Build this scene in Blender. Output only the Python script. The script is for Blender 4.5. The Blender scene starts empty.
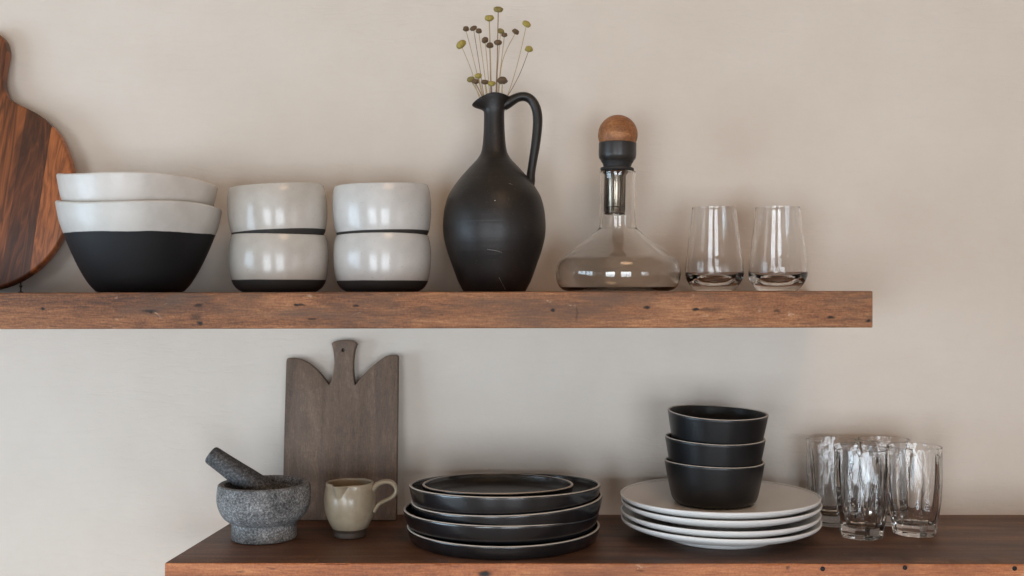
import bpy, bmesh, math, random
from mathutils import Vector, Matrix, noise
PI = math.pi
random.seed(7)
scene = bpy.context.scene
C = scene.collection

# ------------------------------------------------------------------ camera
FPX = 1080.0
YAW = math.radians(0.8)
PITCH = 2.0 / FPX
Z0 = 1.0                    # top of the lower shelf
CAM = Vector((0, -1.67, Z0 + 0.347))
F = Vector((-math.sin(YAW), math.cos(YAW), 0)); Rt = Vector((math.cos(YAW), math.sin(YAW), 0))
F = (F + Vector((0, 0, math.tan(PITCH)))).normalized(); U = Rt.cross(F)
ROLL = math.radians(-0.13); Rt, U = Rt * math.cos(ROLL) + U * math.sin(ROLL), U * math.cos(ROLL) - Rt * math.sin(ROLL)
cam = bpy.data.cameras.new('camera'); camo = bpy.data.objects.new('camera', cam); C.objects.link(camo)
cam.sensor_width = 36; cam.lens = 36 * FPX / 1024; cam.clip_start = 0.01
camo.matrix_world = Matrix.Translation(CAM) @ Matrix(((Rt.x, U.x, -F.x), (Rt.y, U.y, -F.y), (Rt.z, U.z, -F.z))).to_4x4()
scene.camera = camo

def ray(px, py): return F + Rt * ((px - 512) / FPX) - U * ((py - 288) / FPX)
def at(px, py, Y):
    d = ray(px, py); return CAM + d * ((Y - CAM.y) / d.y)
def on_plane(px, py, p0, n):
    d = ray(px, py); return CAM + d * ((p0 - CAM).dot(n) / d.dot(n))
def scl(Y, px=512):         # px per metre at depth Y
    return FPX / (at(px, 290, Y) - CAM).dot(F)
ZU = at(512, 291.9, -0.30).z    # top of the upper shelf (just under eye level)

# ------------------------------------------------------------------ materials
def lin(r, g, b):
    f = lambda c: (c / 255 / 12.92) if c / 255 <= 0.04045 else ((c / 255 + 0.055) / 1.055) ** 2.4
    return (f(r), f(g), f(b), 1)
class NT:
    def __init__(s, name):
        s.m = bpy.data.materials.new(name); s.m.use_nodes = True
        s.t = s.m.node_tree; s.t.nodes.clear()
        s.out = s.n('ShaderNodeOutputMaterial'); s.b = s.n('ShaderNodeBsdfPrincipled')
        s.l(s.b.outputs[0], s.out.inputs[0]); s.tc = s.n('ShaderNodeTexCoord')
    def n(s, k, **kw):
        x = s.t.nodes.new(k)
        for a, v in kw.items(): setattr(x, a, v)
        return x
    def l(s, a, b): s.t.links.new(a, b)
    def set(s, **kw):
        for a, v in kw.items(): s.b.inputs[a.replace('_', ' ')].default_value = v
    def mapping(s, scale=(1, 1, 1), rot=(0, 0, 0), loc=(0, 0, 0), src=None):
        m = s.n('ShaderNodeMapping'); m.inputs['Scale'].default_value = scale
        m.inputs['Rotation'].default_value = rot; m.inputs['Location'].default_value = loc
        s.l(src or s.tc.outputs['Object'], m.inputs[0]); return m.outputs[0]
    def noise(s, vec, scale, detail=4, rough=0.55, dist=0):
        x = s.n('ShaderNodeTexNoise'); x.inputs['Scale'].default_value = scale
        x.inputs['Detail'].default_value = detail; x.inputs['Roughness'].default_value = rough
        x.inputs['Distortion'].default_value = dist; s.l(vec, x.inputs['Vector']); return x.outputs[0]
    def ramp(s, fac, stops):
        r = s.n('ShaderNodeValToRGB'); e = r.color_ramp.elements
        while len(e) < len(stops): e.new(0.5)
        for el, (p, c) in zip(e, stops): el.position = p; el.color = c
        s.l(fac, r.inputs[0]); return r.outputs[0]
    def mix(s, fac, a, b, mode='MIX'):
        m = s.n('ShaderNodeMix', data_type='RGBA', blend_type=mode)
        for i, v in ((0, fac), (6, a), (7, b)):
            if hasattr(v, 'links'): s.l(v, m.inputs[i])
            else: m.inputs[i].default_value = v
        return m.outputs[2]
    def math(s, op, a, b=0.0, c=None):
        m = s.n('ShaderNodeMath', operation=op)
        for i, v in enumerate((a, b) if c is None else (a, b, c)):
            if hasattr(v, 'links'): s.l(v, m.inputs[i])
            else: m.inputs[i].default_value = v
        return m.outputs[0]
    def rng(s, v, a, b, c=0.0, d=1.0, smooth=False):
        m = s.n('ShaderNodeMapRange'); m.clamp = True
        if smooth: m.interpolation_type = 'SMOOTHSTEP'
        s.l(v, m.inputs[0])
        for i, x in enumerate((a, b, c, d)): m.inputs[i + 1].default_value = x
        return m.outputs[0]
    def bump(s, h, strength, dist=0.001, prev=None):
        b = s.n('ShaderNodeBump'); b.inputs['Strength'].default_value = strength
        b.inputs['Distance'].default_value = dist; s.l(h, b.inputs['Height'])
        if prev: s.l(prev, b.inputs['Normal'])
        s.l(b.outputs[0], s.b.inputs['Normal']); return b.outputs[0]
    def col(s, v): s.l(v, s.b.inputs['Base Color'])

def spots(t, pts, vec):
    """dark wear marks at given local (x, z) with radii (rx, rz)"""
    acc = None
    for (x, z, rx, rz, k) in pts:
        a = t.n('ShaderNodeVectorMath', operation='SUBTRACT'); t.l(vec, a.inputs[0]); a.inputs[1].default_value = (x, 0, z)
        b = t.n('ShaderNodeVectorMath', operation='MULTIPLY'); t.l(a.outputs[0], b.inputs[0]); b.inputs[1].default_value = (1 / rx, 0, 1 / rz)
        c = t.n('ShaderNodeVectorMath', operation='LENGTH'); t.l(b.outputs[0], c.inputs[0])
        r = t.rng(c.outputs['Value'], 1.2, 0.3, 0, k, True)
        acc = r if acc is None else t.math('MAXIMUM', acc, r)
    return acc

def m_wall(name, c1, c2, scratch=True):
    t = NT(name); o = t.tc.outputs['Object']
    n1 = t.noise(o, 2.3, 4, 0.6)
    n2 = t.noise(o, 14, 5, 0.65)
    t.col(t.mix(t.rng(t.math('ADD', t.math('MULTIPLY', n1, 0.75), t.math('MULTIPLY', n2, 0.25)), 0.38, 0.62), c1, c2))
    t.set(Roughness=0.75)
    p = t.bump(t.noise(o, 9, 5, 0.6), 0.25, 0.006)
    p = t.bump(t.noise(o, 90, 4, 0.6), 0.4, 0.001, p)
    if scratch:
        v = t.mapping((3, 1, 14), (0, math.radians(38), 0))
        s1 = t.rng(t.noise(v, 3.0, 3, 0.5, 0.4), 0.485, 0.50, 0, 1)
        v2 = t.mapping((3, 1, 20), (0, math.radians(-12), 0), (3, 0, 2))
        s2 = t.rng(t.noise(v2, 2.0, 3, 0.5, 0.3), 0.49, 0.505, 0, 1)
        t.bump(t.math('ADD', s1, s2), 0.18, 0.001, p)
    return t.m

def m_wood(name, stops, axis='x', sc=1.0, rough=0.6, marks=None, blotch=None, bumpk=0.3, fine=1.0, offs=(0, 0, 0), scuff=None):
    t = NT(name)
    k = {'x': (1.6, 13, 13), 'z': (12, 12, 0.9)}[axis]
    v = t.mapping(tuple(q * sc for q in k), loc=offs)
    n1 = t.noise(v, 2.2, 6, 0.6, 0.8)
    k2 = {'x': (14, 150, 150), 'z': (150, 150, 8)}[axis]
    n3 = t.noise(t.tc.outputs['Object'], 330, 3, 0.7)
    n2 = t.noise(t.mapping(tuple(q * fine for q in k2)), 3, 4, 0.7, 0.2)
    fac = t.math('ADD', t.math('MULTIPLY', n1, 0.46), t.math('ADD', t.math('MULTIPLY', n2, 0.34), t.math('MULTIPLY', n3, 0.20)))
    col = t.ramp(fac, stops)
    if blotch:
        bl = t.rng(t.noise(t.mapping((5, 5, 22) if axis != 'z' else (30, 30, 3)), 1.0, 5, 0.62, 0.5), 0.46, 0.68, 0, blotch[1], True)
        col = t.mix(bl, col, blotch[0])
    if scuff:
        f1 = t.rng(t.noise(t.mapping((0.6, 1, 1)), 95, 3, 0.6, 0.5), 0.66, 0.72, 0, 0.6)
        f2 = t.rng(t.noise(t.tc.outputs['Object'], 11, 2), 0.5, 0.62, 0, 1)
        col = t.mix(t.math('MULTIPLY', f1, f2), col, scuff)
        d1 = t.rng(t.noise(t.mapping((0.35, 1, 1.6)), 70, 3, 0.6, 0.3), 0.66, 0.74, 0, 0.7)
        col = t.mix(d1, col, lin(52, 36, 30))
    sp = None
    if marks:
        w = t.n('ShaderNodeTexNoise'); w.inputs['Scale'].default_value = 120; t.l(t.tc.outputs['Object'], w.inputs['Vector'])
        a = t.n('ShaderNodeVectorMath', operation='MULTIPLY_ADD'); t.l(w.outputs['Color'], a.inputs[0])
        a.inputs[1].default_value = (0.006, 0, 0.0035); t.l(t.tc.outputs['Object'], a.inputs[2])
        s0 = t.n('ShaderNodeVectorMath', operation='SUBTRACT'); t.l(a.outputs[0], s0.inputs[0]); s0.inputs[1].default_value = (0.003, 0, 0.00175)
        sp = spots(t, marks, s0.outputs[0]); col = t.mix(sp, col, lin(26, 20, 18))
    t.col(col); t.set(Roughness=rough)
    t.l(t.rng(n2, 0.3, 0.7, rough - 0.08, rough + 0.1), t.b.inputs['Roughness'])
    p = t.bump(fac, bumpk, 0.0016)
    if sp is not None:
        t.bump(t.math('MULTIPLY', sp, -1.0), 0.5, 0.0015, p)
    return t.m

def m_ceramic(name, c1, c2, rough=0.3, nscale=25, bumpk=0.08, coat=0.0, spec=0.5, band=None, throw=0.0, speck=None):
    """glazed or bare clay; band = (z, colour below, roughness below, wobble)"""
    t = NT(name); o = t.tc.outputs['Object']
    n = t.noise(o, nscale, 4, 0.6)
    col = t.mix(t.rng(n, 0.35, 0.65), c1, c2)
    if speck:
        col = t.mix(t.rng(t.noise(o, 420, 2, 0.5), 0.66, 0.74, 0, speck[1]), col, speck[0])
    t.set(Roughness=rough); t.b.inputs['Specular IOR Level'].default_value = spec
    t.b.inputs['Coat Weight'].default_value = coat; t.b.inputs['Coat Roughness'].default_value = 0.12
    if band:
        z, cb, rb, wob = band
        sep = t.n('ShaderNodeSeparateXYZ'); t.l(o, sep.inputs[0])
        zz = t.math('ADD', sep.outputs['Z'], t.math('MULTIPLY', t.math('SUBTRACT', t.noise(o, 18, 3), 0.5), wob))
        f = t.rng(zz, z - 0.0004, z + 0.0004)
        cb2 = t.mix(t.rng(n, 0.35, 0.65), cb, tuple(c * 1.35 for c in cb[:3]) + (1,))
        col = t.mix(f, cb2, col)
        t.l(t.rng(f, 0, 1, rb, rough), t.b.inputs['Roughness'])
        if coat: t.l(t.rng(f, 0, 1, 0, coat), t.b.inputs['Coat Weight'])
    t.col(col)
    p = t.bump(n, bumpk, 0.002)
    if throw:
        p = t.bump(t.noise(t.mapping((1, 1, 160)), 2.0, 3, 0.6), throw, 0.0008, p)
    return t.m

def m_glass(name, tint=(1, 1, 1, 1), rough=0.0, ior=1.47):
    t = NT(name); t.set(Roughness=rough, IOR=ior); t.b.inputs['Base Color'].default_value = tint
    t.b.inputs['Transmission Weight'].default_value = 1.0
    t.l(t.mix(t.noise(t.tc.outputs['Object'], 6, 2), tint, tuple(c * 0.99 for c in tint[:3]) + (1,)), t.b.inputs['Base Color'])
    return t.m

def m_plain(name, c, rough=0.5, metal=0.0, var=0.2, nscale=60):
    t = NT(name); n = t.noise(t.tc.outputs['Object'], nscale, 4)
    t.col(t.mix(n, tuple(x * (1 - var) for x in c[:3]) + (1,), tuple(min(1, x * (1 + var)) for x in c[:3]) + (1,)))
    t.set(Roughness=rough, Metallic=metal); return t.m

# ------------------------------------------------------------------ helpers
def tag(o, label=None, cat=None, group=None, kind=None):
    for k, v in (('label', label), ('category', cat), ('group', group), ('kind', kind)):
        if v: o[k] = v
    return o
def empty(name, loc, rot=(0, 0, 0)):
    o = bpy.data.objects.new(name, None); C.objects.link(o); o.location = loc; o.rotation_euler = rot
    o.empty_display_size = 0.03; return o
def link_bm(name, bm, mats, parent=None, loc=(0, 0, 0), rot=(0, 0, 0), smooth=True, angle=35):
    bmesh.ops.recalc_face_normals(bm, faces=bm.faces)
    me = bpy.data.meshes.new(name); bm.to_mesh(me); bm.free()
    if not isinstance(mats, (list, tuple)): mats = [mats]
    for m in mats: me.materials.append(m)
    if smooth:
        for p in me.polygons: p.use_smooth = True
        me.set_sharp_from_angle(angle=math.radians(angle))
    o = bpy.data.objects.new(name, me); C.objects.link(o)
    o.location = loc; o.rotation_euler = rot
    if parent: o.parent = parent
    return o
def crv(pts, n=6):
    """Catmull-Rom through points (any dimension)"""
    out = []
    P = [tuple(p) for p in pts]
    for i in range(len(P) - 1):
        p0 = P[max(i - 1, 0)]; p1 = P[i]; p2 = P[i + 1]; p3 = P[min(i + 2, len(P) - 1)]
        for k in range(n):
            t = k / n
            out.append(tuple(0.5 * ((2 * b) + (-a + c) * t + (2 * a - 5 * b + 4 * c - d) * t * t + (-a + 3 * b - 3 * c + d) * t ** 3)
                             for a, b, c, d in zip(p0, p1, p2, p3)))
    out.append(P[-1]); return out
def lathe_bm(prof, segs=96, mod=None, segmat=None, closed=False):
    bm = bmesh.new(); rings = []
    for (r, z) in prof:
        if r < 1e-6:
            p = (0, 0, z) if mod is None else mod(0, 0, z)
            rings.append([bm.verts.new(p)])
        else:
            ring = []
            for k in range(segs):
                a = 2 * PI * k / segs
                p = (r * math.cos(a), r * math.sin(a), z) if mod is None else mod(r, a, z)
                ring.append(bm.verts.new(p))
            rings.append(ring)
    n = len(rings)
    for i in range(n if closed else n - 1):
        A = rings[i]; B = rings[(i + 1) % n]; mi = segmat(i) if segmat else 0
        for k in range(segs):
            k2 = (k + 1) % segs
            if len(A) == 1 and len(B) == 1: break
            if len(A) == 1: f = bm.faces.new((A[0], B[k2], B[k]))
            elif len(B) == 1: f = bm.faces.new((A[k], A[k2], B[0]))
            else: f = bm.faces.new((A[k], A[k2], B[k2], B[k]))
            f.material_index = mi
    return bm
def shell(outer, t, floor, lip=5):
    """outer: (r,z) from base edge to the rim. Returns the closed profile and the index range of the rim."""
    prof = [(0, 0), (outer[0][0] * 0.5, 0)] + list(outer)
    a = len(prof) - 1
    rr, rz = outer[-1]
    for k in range(1, lip + 1):
        th = PI * k / lip
        prof.append((rr - t / 2 + t / 2 * math.cos(th), rz + t / 2 * math.sin(th)))
    b = len(prof) - 1
    inner = [(r - t, z) for (r, z) in reversed(outer[:-1]) if z > floor + t * 1.2]
    prof += inner
    r0 = prof[-1][0]; z0 = prof[-1][1]
    prof += [(r0 - (z0 - floor) * 0.35, floor + (z0 - floor) * 0.35), (r0 - (z0 - floor) * 1.1, floor), (r0 * 0.5, floor), (0, floor)]
    return prof, (a, b)
def tube_bm(pts, radii, sides=14, flat=1.0, up=Vector((0, 1, 0)), bm=None, mat=0):
    bm = bm or bmesh.new(); pts = [Vector(p) for p in pts]; rings = []
    for i, p in enumerate(pts):
        d = (pts[min(i + 1, len(pts) - 1)] - pts[max(i - 1, 0)]).normalized()
        u = (up - d * up.dot(d)).normalized(); w = d.cross(u)
        r = radii[i] if isinstance(radii, (list, tuple)) else radii
        rings.append([bm.verts.new(p + u * (r * flat * math.cos(2 * PI * k / sides)) + w * (r * math.sin(2 * PI * k / sides))) for k in range(sides)])
    for A, B in zip(rings, rings[1:]):
        for k in range(sides):
            f = bm.faces.new((A[k], A[(k + 1) % sides], B[(k + 1) % sides], B[k])); f.material_index = mat
    for ring in (rings[0], rings[-1]):
        f = bm.faces.new(ring); f.material_index = mat
    return bm
def box_bm(x0, x1, y0, y1, z0, z1, bm=None):
    bm = bm or bmesh.new()
    v = [bm.verts.new((x, y, z)) for x in (x0, x1) for y in (y0, y1) for z in (z0, z1)]
    for f in ((0, 1, 3, 2), (4, 6, 7, 5), (0, 4, 5, 1), (2, 3, 7, 6), (0, 2, 6, 4), (1, 5, 7, 3)):
        bm.faces.new([v[i] for i in f])
    return bm

# ------------------------------------------------------------------ room
XL, XR, YB, ZC = -2.5, 3.1, -4.3, 2.7
W_MAIN = m_wall('plaster', lin(219, 207, 194), lin(226, 215, 203))
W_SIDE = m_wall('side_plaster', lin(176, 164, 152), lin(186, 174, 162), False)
CEIL = m_wall('ceiling_paint', lin(196, 168, 140), lin(204, 178, 150), False)
FLOORM = m_wood('floor_boards', [(0.3, lin(110, 98, 88)), (0.5, lin(134, 120, 108)), (0.7, lin(150, 138, 126))], 'x', 0.6, 0.4)
FRAME = m_plain('window_paint', lin(225, 222, 215), 0.4, 0, 0.03)
def struct(name, bm, m): return tag(link_bm(name, bm, m, smooth=False), kind='structure')
struct('wall_back', box_bm(XL - 0.2, XR + 0.2, 0, 0.2, 0, ZC), W_MAIN)
struct('floor', box_bm(XL - 0.2, XR + 0.2, YB - 0.2, 0.2, -0.1, 0), FLOORM)
struct('ceiling', box_bm(XL - 0.2, XR + 0.2, YB - 0.2, 0.2, ZC, ZC + 0.1), CEIL)

def wall_with_holes(name, axis, c0, c1, lo, hi, holes, m):
    """axis 'x': wall perpendicular to x spanning y lo..hi ; holes (a0,a1,z0,z1)"""
    bm = bmesh.new()
    def bx(a0, a1, z0, z1):
        if a1 - a0 < 1e-4 or z1 - z0 < 1e-4: return
        if axis == 'x': box_bm(c0, c1, a0, a1, z0, z1, bm)
        else: box_bm(a0, a1, c0, c1, z0, z1, bm)
    cur = lo
    for (a0, a1, z0, z1) in sorted(holes):
        bx(cur, a0, 0, ZC); bx(a0, a1, 0, z0); bx(a0, a1, z1, ZC); cur = a1
    bx(cur, hi, 0, ZC)
    return struct(name, bm, m)
WL = (-2.35, -0.55, 0.12, 1.62)
WB = [(-2.05, -0.65, 0.1, 1.5), (0.15, 1.65, 0.1, 1.5)]
WR = (-3.9, -2.5, 0.1, 1.5)
wall_with_holes('wall_left', 'x', XL - 0.2, XL, YB, 0, [WL], W_SIDE)
wall_with_holes('wall_right', 'x', XR, XR + 0.2, YB, 0, [WR], W_SIDE)
wall_with_holes('wall_front', 'y', YB - 0.2, YB, XL - 0.2, XR + 0.2, WB, W_SIDE)
def window(n, axis, c, hole, cols, rows):
    a0, a1, z0, z1 = hole; bm = bmesh.new(); w = 0.05
    def bx(p0, p1, q0, q1, d=0.03):
        if axis == 'x': box_bm(c - d, c + d, p0, p1, q0, q1, bm)
        else: box_bm(p0, p1, c - d, c + d, q0, q1, bm)
    bx(a0, a1, z0, z0 + w); bx(a0, a1, z1 - w, z1); bx(a0, a0 + w, z0 + w, z1 - w); bx(a1 - w, a1, z0 + w, z1 - w)
    for i in range(1, cols):
        x = a0 + (a1 - a0) * i / cols; k = 0.035 if (cols % 2 == 0 and i == cols // 2) else 0.012
        bx(x - k, x + k, z0 + w, z1 - w, 0.02)
    for j in range(1, rows):
        z = z0 + (z1 - z0) * j / rows; bx(a0 + w, a1 - w, z - 0.012, z + 0.012, 0.017)
    struct('window_%d' % n, bm, FRAME)
window(1, 'x', XL - 0.1, WL, 4, 3)
window(2, 'y', YB - 0.1, WB[0], 4, 3)
window(3, 'y', YB - 0.1, WB[1], 4, 3)
window(4, 'x', XR + 0.1, WR, 2, 3)
def daylight(loc, rot, sx, sy, power, col):
    l = bpy.data.lights.new('daylight', 'AREA'); l.shape = 'RECTANGLE'; l.size = sx; l.size_y = sy
    l.energy = power; l.color = col
    o = bpy.data.objects.new('daylight', l); C.objects.link(o); o.location = loc; o.rotation_euler = rot
hc = lambda h: ((h[0] + h[1]) / 2, (h[2] + h[3]) / 2, h[1] - h[0], h[3] - h[2])
K = 0.825
a, z, w, h = hc(WL); daylight((XL - 0.16, a, z), (PI / 2, 0, -PI / 2), w, h, 70 * K, (0.60, 0.81, 1.0))
for i, hole in enumerate(WB):
    a, z, w, h = hc(hole); daylight((a, YB - 0.16, z), (PI / 2, 0, 0), w, h, (80, 84)[i] * K, (0.815, 0.91, 1.0))
a, z, w, h = hc(WR); daylight((XR + 0.16, a, z), (PI / 2, 0, PI / 2), w, h, 14 * K, (0.98, 0.95, 0.95))
# unseen ceiling lamp and its ring, added to warm the upper wall
LX, LY = 0.5, -1.75
lf = link_bm('added_lamp_ring_1', lathe_bm([(0.36, ZC), (0.40, ZC), (0.41, ZC - 0.02), (0.40, ZC - 0.06), (0.37, ZC - 0.065), (0.36, ZC - 0.05)], 64, closed=True), FRAME)
tag(lf, kind='structure')
l = bpy.data.lights.new('added_warm_lamp', 'AREA'); l.shape = 'DISK'; l.size = 0.72; l.energy = 9 * K; l.color = (1.0, 0.62, 0.36)
o = bpy.data.objects.new('added_warm_lamp', l); C.objects.link(o); o.location = (LX, LY, ZC - 0.05); 
lf.location = (LX, LY, 0)
wd = bpy.data.worlds.new('sky'); scene.world = wd; wd.use_nodes = True
bg = wd.node_tree.nodes['Background']; bg.inputs[0].default_value = (0.8, 0.88, 1, 1); bg.inputs[1].default_value = 0.6

# ------------------------------------------------------------------ shelves
def plank(name, x0, x1, y0, th, ztop, mats, skew=(0, 0), seed=0, top_mat=0):
    """plank against the wall: local origin at centre of its bottom; front at y0, back at y=0"""
    cx = (x0 + x1) / 2; bm = bmesh.new(); N = 420; b = 0.0016
    sec = []
    for (cy, cz, a0) in ((y0 + b, -b, 90), (y0 + b, -th + b, 180), (-b, -th + b, 270), (-b, -b, 0)):
        for k in range(4):
            a = math.radians(a0 + 30 * k); sec.append((cy + b * math.cos(a), cz + b * math.sin(a), k in (1, 2) and cy < y0 / 2))
    # add intermediate points on the front face
    sec2 = []
    for i, s in enumerate(sec):
        sec2.append(s)
        if i == 3:
            for q in range(1, 8): sec2.append((y0, -b - (th - 2 * b) * q / 8, False))
    NF = len(sec2)
    for q in (0.1, 0.3, 0.5, 0.7, 0.82, 0.88): sec2.append((y0 * q, 0.0, False))
    rings = []
    for i in range(N + 1):
        x = x0 + (x1 - x0) * i / N; ring = []
        for (y, z, cor) in sec2:
            t = (y / y0) if y0 else 0
            xx = x
            xx = x + skew[0] * (1 - t) * max(0, 1 - i / 60)
            nv = noise.noise_vector(Vector((x * 9 + seed, y * 7, z * 30)))
            n2 = noise.noise_vector(Vector((x * 60 + seed, y * 7, z * 60)))
            amp = 0.0005; front = y < y0 * 0.9
            dy = dz = 0
            if front: dy = nv.y * amp + n2.y * 0.0002
            if front and cor:
                c2 = max(0, noise.noise(Vector((x * 14 + seed * 3, z * 50, 1))) - 0.25) * 0.006
                dy += c2 * 0.8 + n2.x * 0.0005; dz = (-1 if z > -th / 2 else 1) * (c2 * 0.5 + abs(n2.z) * 0.0005)
            ring.append(bm.verts.new((xx - cx, y + dy, z + dz + th)))
        rings.append(ring)
    M = len(sec2)
    for A, B in zip(rings, rings[1:]):
        for k in range(M):
            f = bm.faces.new((A[k], A[(k + 1) % M], B[(k + 1) % M], B[k]))
            f.material_index = top_mat if k >= NF - 1 else 0
    bm.faces.new(rings[0]); bm.faces.new(rings[-1])
    return link_bm(name, bm, mats, loc=(cx, 0, ztop - th), angle=50)

YF = -0.30
ux0, ux1 = -1.45, at(872.5, 300, YF).x
uth = ZU - at(512, 328.3, YF).z
def um(px, py, rx, rz, k=1.0):
    p = at(px, py, YF); return (p.x - (ux0 + ux1) / 2, p.z - (ZU - uth), rx / 790, rz / 790, k)
UM = [um(43, 309, 2.6, 1.8), um(150, 311, 9, 1.8, .8), um(151, 312, 3, 2.4), um(198, 305, 5, 1.6, .9), um(196, 317, 8, 5, .6), um(200, 323, 3.5, 2.4),
      um(300, 305, 7, 1.5, .9), um(297, 305, 3, 1.8), um(312, 319, 6, 1.4, .8), um(356, 306, 4, 1.5, .9), um(553, 310, 3, 1.8), um(577, 314, 1.6, 9, .45),
      um(647, 307.5, 4, 2), um(696, 309.5, 5, 1.9), um(708, 309.5, 16, 2.2, .55), um(777, 310.5, 4, 1.8, .7), um(831, 317.5, 5, 1.8), um(868.5, 320.8, 3, 2)]
WOODU = m_wood('shelf_wood', [(0.38, lin(78, 50, 34)), (0.46, lin(124, 80, 52)), (0.53, lin(158, 106, 70)), (0.62, lin(196, 144, 102))], 'x', 1.0, 0.66, UM,
               (lin(94, 73, 60), 0.75), 0.6, scuff=lin(205, 178, 150))
up = plank('wooden_shelf', ux0, ux1, YF, uth, ZU, [WOODU], seed=3)
tag(up, 'upper reclaimed wood shelf plank with nail marks, holding jug and decanter', 'shelf')
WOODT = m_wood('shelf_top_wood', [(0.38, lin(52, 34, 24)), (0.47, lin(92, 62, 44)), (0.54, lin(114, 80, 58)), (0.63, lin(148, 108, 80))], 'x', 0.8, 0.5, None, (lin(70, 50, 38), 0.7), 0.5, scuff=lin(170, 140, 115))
lx0, lx1 = at(165, 562, YF).x, 1.25
lth = 0.055
def lm(px, py, rx, rz, k=1.0):
    p = at(px, py, YF); return (p.x - (lx0 + lx1) / 2, p.z - (Z0 - lth), rx / 790, rz / 790, k)
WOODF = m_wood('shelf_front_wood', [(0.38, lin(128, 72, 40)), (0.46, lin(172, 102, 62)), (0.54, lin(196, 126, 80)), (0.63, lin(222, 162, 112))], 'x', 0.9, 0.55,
               [lm(485, 574, 8, 4), lm(788, 568, 3, 2, .6), lm(640, 571, 5, 1.2, .5), lm(240, 572, 5, 1.5, .4)], (lin(128, 78, 50), 0.5), 0.4, scuff=lin(225, 195, 160))
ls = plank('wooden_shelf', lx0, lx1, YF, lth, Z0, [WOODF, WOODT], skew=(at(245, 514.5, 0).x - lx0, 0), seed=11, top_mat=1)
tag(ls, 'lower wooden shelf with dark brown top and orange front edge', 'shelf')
IRON = m_plain('nail_iron', lin(40, 34, 32), 0.5, 0.6)
for (px, py) in ((822.6, 568.8), (904.9, 567.6), (1014.5, 568.3)):
    p = at(px, py, YF)
    o = link_bm('nail', lathe_bm([(0, -0.004), (0.0026, -0.004), (0.0030, 0.0006), (0.0022, 0.0013), (0, 0.0015)], 16), IRON, ls,
                (p.x - ls.location.x, YF, p.z - ls.location.z), (PI / 2, 0, 0))
    o['label'] = 'dark iron nail head'
EPS = 0.0004

# ------------------------------------------------------------------ round acacia board
def board(name, outline, p0, n, th, mats, hole=None, bevel=0.002, loc=None, label=''):
    """outline: px polygon on the plane (p0, n) ; extruded away from the camera"""
    bm = bmesh.new(); o = Vector(loc)
    vs = [bm.verts.new(on_plane(x, y, p0, n) - o) for (x, y) in outline]
    f = bm.faces.new(vs)
    if hole:
        hx, hy, hr = hole
        hv = [bm.verts.new(on_plane(hx + hr * math.cos(2 * PI * k / 14), hy + hr * math.sin(2 * PI * k / 14), p0, n) - o) for k in range(14)]
        es = [e for e in f.edges] + [bm.edges.new((hv[k], hv[(k + 1) % 14])) for k in range(14)]
        bm.faces.remove(f)
        bmesh.ops.triangle_fill(bm, use_beauty=True, use_dissolve=False, edges=es)
    r = bmesh.ops.extrude_face_region(bm, geom=list(bm.faces))
    bmesh.ops.translate(bm, vec=-n * th, verts=[g for g in r['geom'] if isinstance(g, bmesh.types.BMVert)])
    bmesh.ops.recalc_face_normals(bm, faces=bm.faces)
    es = [e for e in bm.edges if len(e.link_faces) == 2 and e.calc_face_angle() > 1.0]
    bmesh.ops.bevel(bm, geom=es, offset=bevel, segments=3, affect='EDGES', profile=0.5)
    return link_bm(name, bm, mats, loc=o, angle=32)

def plane_of(Yb, zb, Yt, zt):        # plane through bottom & top lines (n points to the camera)
    b = Vector((0, Yb, zb)); d = Vector((0, Yt - Yb, zt - zb)).normalized()
    n = Vector((1, 0, 0)).cross(d); n = -n if n.y > 0 else n
    return b, n
# circle centre px and axis
cx0, cy0, R0 = -27.0, 193.0, 98.0
ax = Vector((15.0, -159.0)).normalized(); pr = Vector((-ax.y, ax.x))   # along handle, to the right
right = [(69, 158), (58.5, 134), (40, 115.5), (18, 103.8), (7.5, 97), (3.2, 88), (2.0, 78), (4.0, 64), (6.0, 52), (4.2, 41), (0, 35)]
half = [(math.atan2(0, 0), 0)]
loc_r = []
for p in crv(right, 4):
    v = Vector((p[0] - cx0, p[1] - cy0)); loc_r.append((v.dot(pr), v.dot(ax)))
arc = []
a_start = math.atan2(loc_r[0][1], loc_r[0][0])
for k in range(41):
    a = -PI / 2 + (a_start + PI / 2) * k / 41
    rr = R0 + (math.hypot(*loc_r[0]) - R0) * max(0, (a + 0.5) / (a_start + 0.5)) ** 2
    arc.append((rr * math.cos(a), rr * math.sin(a)))
hw = loc_r[-1][0]; top = loc_r[-1][1]
tip = [(hw * 0.55, top + 3.5), (0, top + 4.5)]
rh = arc + loc_r + tip
full = rh + [(-x, y) for (x, y) in reversed(rh[1:-1])]
pts = [(cx0 + pr.x * u + ax.x * v, cy0 + pr.y * u + ax.y * v) for (u, v) in full]
base_pt = at(cx0, 291.5, -0.075); TH = 0.02
zt = at(-8, 33, -0.03).z
pb, pn = plane_of(-0.075, ZU, -0.024, zt)
t = NT('acacia'); o_ = t.tc.outputs['Object']
tilt = math.atan2(ax.x, -ax.y)
v = t.mapping((1, 1, 1), (0, -tilt, 0))
sep = t.n('ShaderNodeSeparateXYZ'); t.l(v, sep.inputs[0])
xw = t.math('ADD', sep.outputs['X'], 0.3)
stave = t.math('FLOOR', t.math('DIVIDE', xw, 0.0365))
comb = t.n('ShaderNodeCombineXYZ'); t.l(t.math('MULTIPLY', stave, 3.7), comb.inputs[1])
addv = t.n('ShaderNodeVectorMath', operation='ADD'); t.l(v, addv.inputs[0]); t.l(comb.outputs[0], addv.inputs[1])
m1 = t.mapping((14, 1, 2.0), src=addv.outputs[0])
g1 = t.noise(m1, 1.6, 4, 0.5, 1.2)
rings = t.math('FRACT', t.math('MULTIPLY', g1, 9))
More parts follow.
